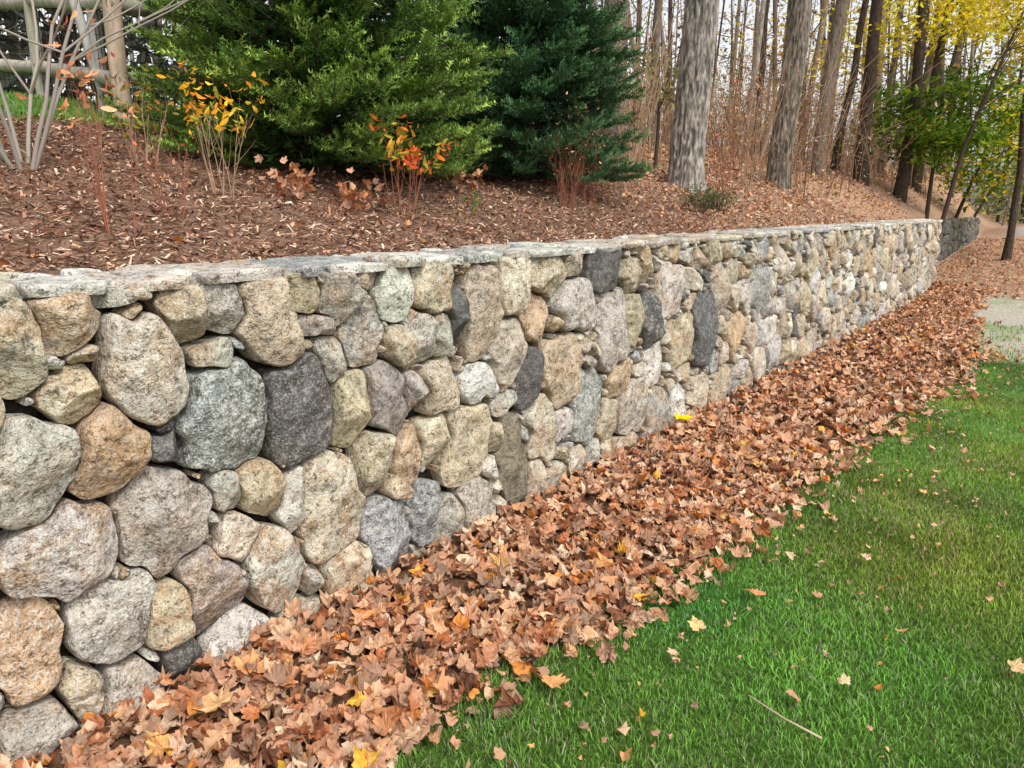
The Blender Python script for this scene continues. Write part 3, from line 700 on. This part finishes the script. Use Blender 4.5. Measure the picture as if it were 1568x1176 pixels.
leaves(b,np.stack([s,y,z],-1),rng.uniform(.25,.5,n),rng.uniform(0,1.5,n),np.array([[.065,.07,.055]])*rng.uniform(.4,1.8,(n,1)),DIA,.5)
b.build('foliage',M_GREENLEAF,False,wood)
b=MB(); n=6000; px=rng.uniform(1490,1680,n); r=rng.uniform(38,60,n); bb_=A-np.arctan((px-784)/1161.); s=r*np.cos(bb_); y=-2.2+r*np.sin(bb_)
z=.9+rng.uniform(0,1,n)**1.3*9; k=n2(s+z,y-z,.6,91)+rng.uniform(-.4,.4,n)>-.25; s,y,z=s[k],y[k],z[k]; n=len(s)
RC=np.array([srgb(*c) for c in [(135,140,110),(160,160,120),(110,118,92),(185,175,110)]])
leaves(b,np.stack([s,y,z],-1),rng.uniform(.2,.45,n),rng.uniform(0,1.5,n),RC[rng.integers(len(RC),size=n)]*rng.uniform(.6,1.1,(n,1)),DIA,.5)
b.build('roadside_shrubs',M_GREENLEAF,False)
b=MB(); b2=MB()
for i in range(1100):
    px=rng.uniform(880,1420); r=rng.uniform(12,34); s,y=polar(px,r)
    if y<1.3: continue
    z=float(H(s,y)); h=rng.uniform(.5,2.2); d=rng.normal(0,.22,2)
    c=jit([srgb(155,128,102),srgb(130,100,82),srgb(170,145,115)][rng.integers(3)],.2)
    P=[(s,y,z-.05),(s+d[0]*h*.5,y+d[1]*h*.5,z+h*.55),(s+d[0]*h*1.3,y+d[1]*h*1.3,z+h)]; tube(b,P,[.009,.007,.003],3,c)
    for k in range(2):
        e=np.array(P[1])+rng.normal(0,.25*h,3)+np.array([0,0,.3*h]); tube(b,[P[1],e],[.005,.003],3,c)
und=empty('woodland_underbrush'); b.build('stems',M_TWIG,True,und)
n=7500; px=rng.uniform(900,1440,n); r=rng.uniform(12,32,n); bb_=A-np.arctan((px-784)/1161.); s=r*np.cos(bb_); y=-2.2+r*np.sin(bb_)
z=H(s,y)+rng.uniform(0,1,n)**2.0*1.8; k=y>1.3; s,y,z=s[k],y[k],z[k]; n=len(s)
UC=np.array([srgb(*c) for c in [(205,150,112),(175,128,95),(215,170,130),(145,140,80),(125,92,70)]])
leaves(b2,np.stack([s,y,z],-1),rng.uniform(.05,.10,n),rng.uniform(0,1.5,n),UC[rng.integers(len(UC),size=n)]*rng.uniform(.55,1.1,(n,1)),DIA,.6)
b2.build('dry_foliage',M_LEAF,False,und)

# ------------------------------------------------------------------ fence
def post(par,s,y,h,r,c,nm):
    b=MB(); z=float(H(s,y)); t=np.linspace(0,1,8); tube(b,[(s+rng.normal(0,.004),y,z-.1+(h+.1)*q) for q in t],r*(1+rng.normal(0,.04,8)),10,c); b.build(nm,M_WOOD,True,par)
fence=empty('split_rail_fence')
WD=srgb(195,172,150); WG=srgb(172,164,150)
pA=polar(207,6.9); pB=polar(90,8.6); pC=polar(420,8.4); pD=polar(-60,10.0); pE=polar(640,11.0)
post(fence,*pA,1.6,.066,WD,'post_1'); post(fence,*pB,1.3,.055,WG,'post_2'); post(fence,*pC,1.4,.06,WG,'post_3'); post(fence,*pD,1.4,.06,WG,'post_4'); post(fence,*pE,1.4,.06,WG,'post_5')
pF=polar(180,7.3); post(fence,*pF,1.6,.05,srgb(165,163,158),'gate_post')
def rails(p,q,nm):
    b=MB()
    for hh in (.30,.85):
        z0=float(H(*p))+hh; z1=float(H(*q))+hh; t=np.linspace(-.03,1.03,9)
        tube(b,[(p[0]+(q[0]-p[0])*u,p[1]+(q[1]-p[1])*u,z0+(z1-z0)*u+rng.normal(0,.008)) for u in t],.058*(1+rng.normal(0,.1,9)),7,jit(WG,.1))
    b.build(nm,M_WOOD,True,fence)
    b=MB(); off=.07
    L=math.hypot(q[0]-p[0],q[1]-p[1]); nv=int(L/.07)
    for i in range(nv+1):
        u=i/nv; x=p[0]+(q[0]-p[0])*u; yy=p[1]+(q[1]-p[1])*u+off; z=float(H(x,yy)); tube(b,[(x,yy,z),(x,yy,z+1.3)],[.003,.003],3,(.02,.02,.02),False)
    for i in range(15):
        z0=float(H(*p))+.09*i; z1=float(H(*q))+.09*i; tube(b,[(p[0],p[1]+off,z0),(q[0],q[1]+off,z1)],[.003,.003],3,(.02,.02,.02),False)
    b.build(nm+'_wire_mesh',M_WIRE,False,fence)
rails(pA,pC,'rails_a'); rails(pA,pB,'rails_b'); rails(pB,pD,'rails_c'); rails(pC,pE,'rails_d')
b=MB(); z=float(H(*pF)); q=polar(135,7.4); tube(b,[(pF[0],pF[1],z+.15),(q[0],q[1],z+1.35)],[.04,.04],7,srgb(165,163,158)); b.build('brace',M_WOOD,True,fence)

# ------------------------------------------------------------------ light, sky, camera
w=bpy.data.worlds.new('World'); scene.world=w; w.use_nodes=True; nt=w.node_tree; nt.nodes.clear()
o=nt.nodes.new('ShaderNodeOutputWorld'); bg=nt.nodes.new('ShaderNodeBackground'); sk=nt.nodes.new('ShaderNodeTexSky')
sk.sky_type='NISHITA'; sk.sun_disc=False; sk.sun_elevation=math.radians(50); sk.sun_rotation=math.radians(195); sk.dust_density=3; sk.air_density=1
hs=nt.nodes.new('ShaderNodeHueSaturation'); hs.inputs['Saturation'].default_value=.12; hs.inputs['Value'].default_value=1.6
nt.links.new(sk.outputs[0],hs.inputs['Color']); nt.links.new(hs.outputs[0],bg.inputs[0]); bg.inputs[1].default_value=.15; nt.links.new(bg.outputs[0],o.inputs[0])
L=bpy.data.lights.new('sun','SUN'); L.energy=1.7; L.angle=math.radians(10); L.color=(1,.95,.88); lo=bpy.data.objects.new('sun',L); scene.collection.objects.link(lo)
from mathutils import Vector
az=math.radians(195); el=math.radians(50)
sd=Vector((math.sin(az)*math.cos(el),math.cos(az)*math.cos(el),math.sin(el)))
lo.rotation_euler=sd.to_track_quat('Z','Y').to_euler()
cam=bpy.data.cameras.new('camera'); co=bpy.data.objects.new('camera',cam); scene.collection.objects.link(co)
co.location=CAM; co.rotation_euler=(math.pi/2-PITCH,0,A-math.pi/2); cam.sensor_width=36; cam.lens=36*FPX/1568; cam.clip_end=2000; cam.clip_start=.05
scene.camera=co
scene.view_settings.view_transform='Standard'; scene.view_settings.look='None'; scene.view_settings.exposure=0
print('stones',len(C),len(C2))
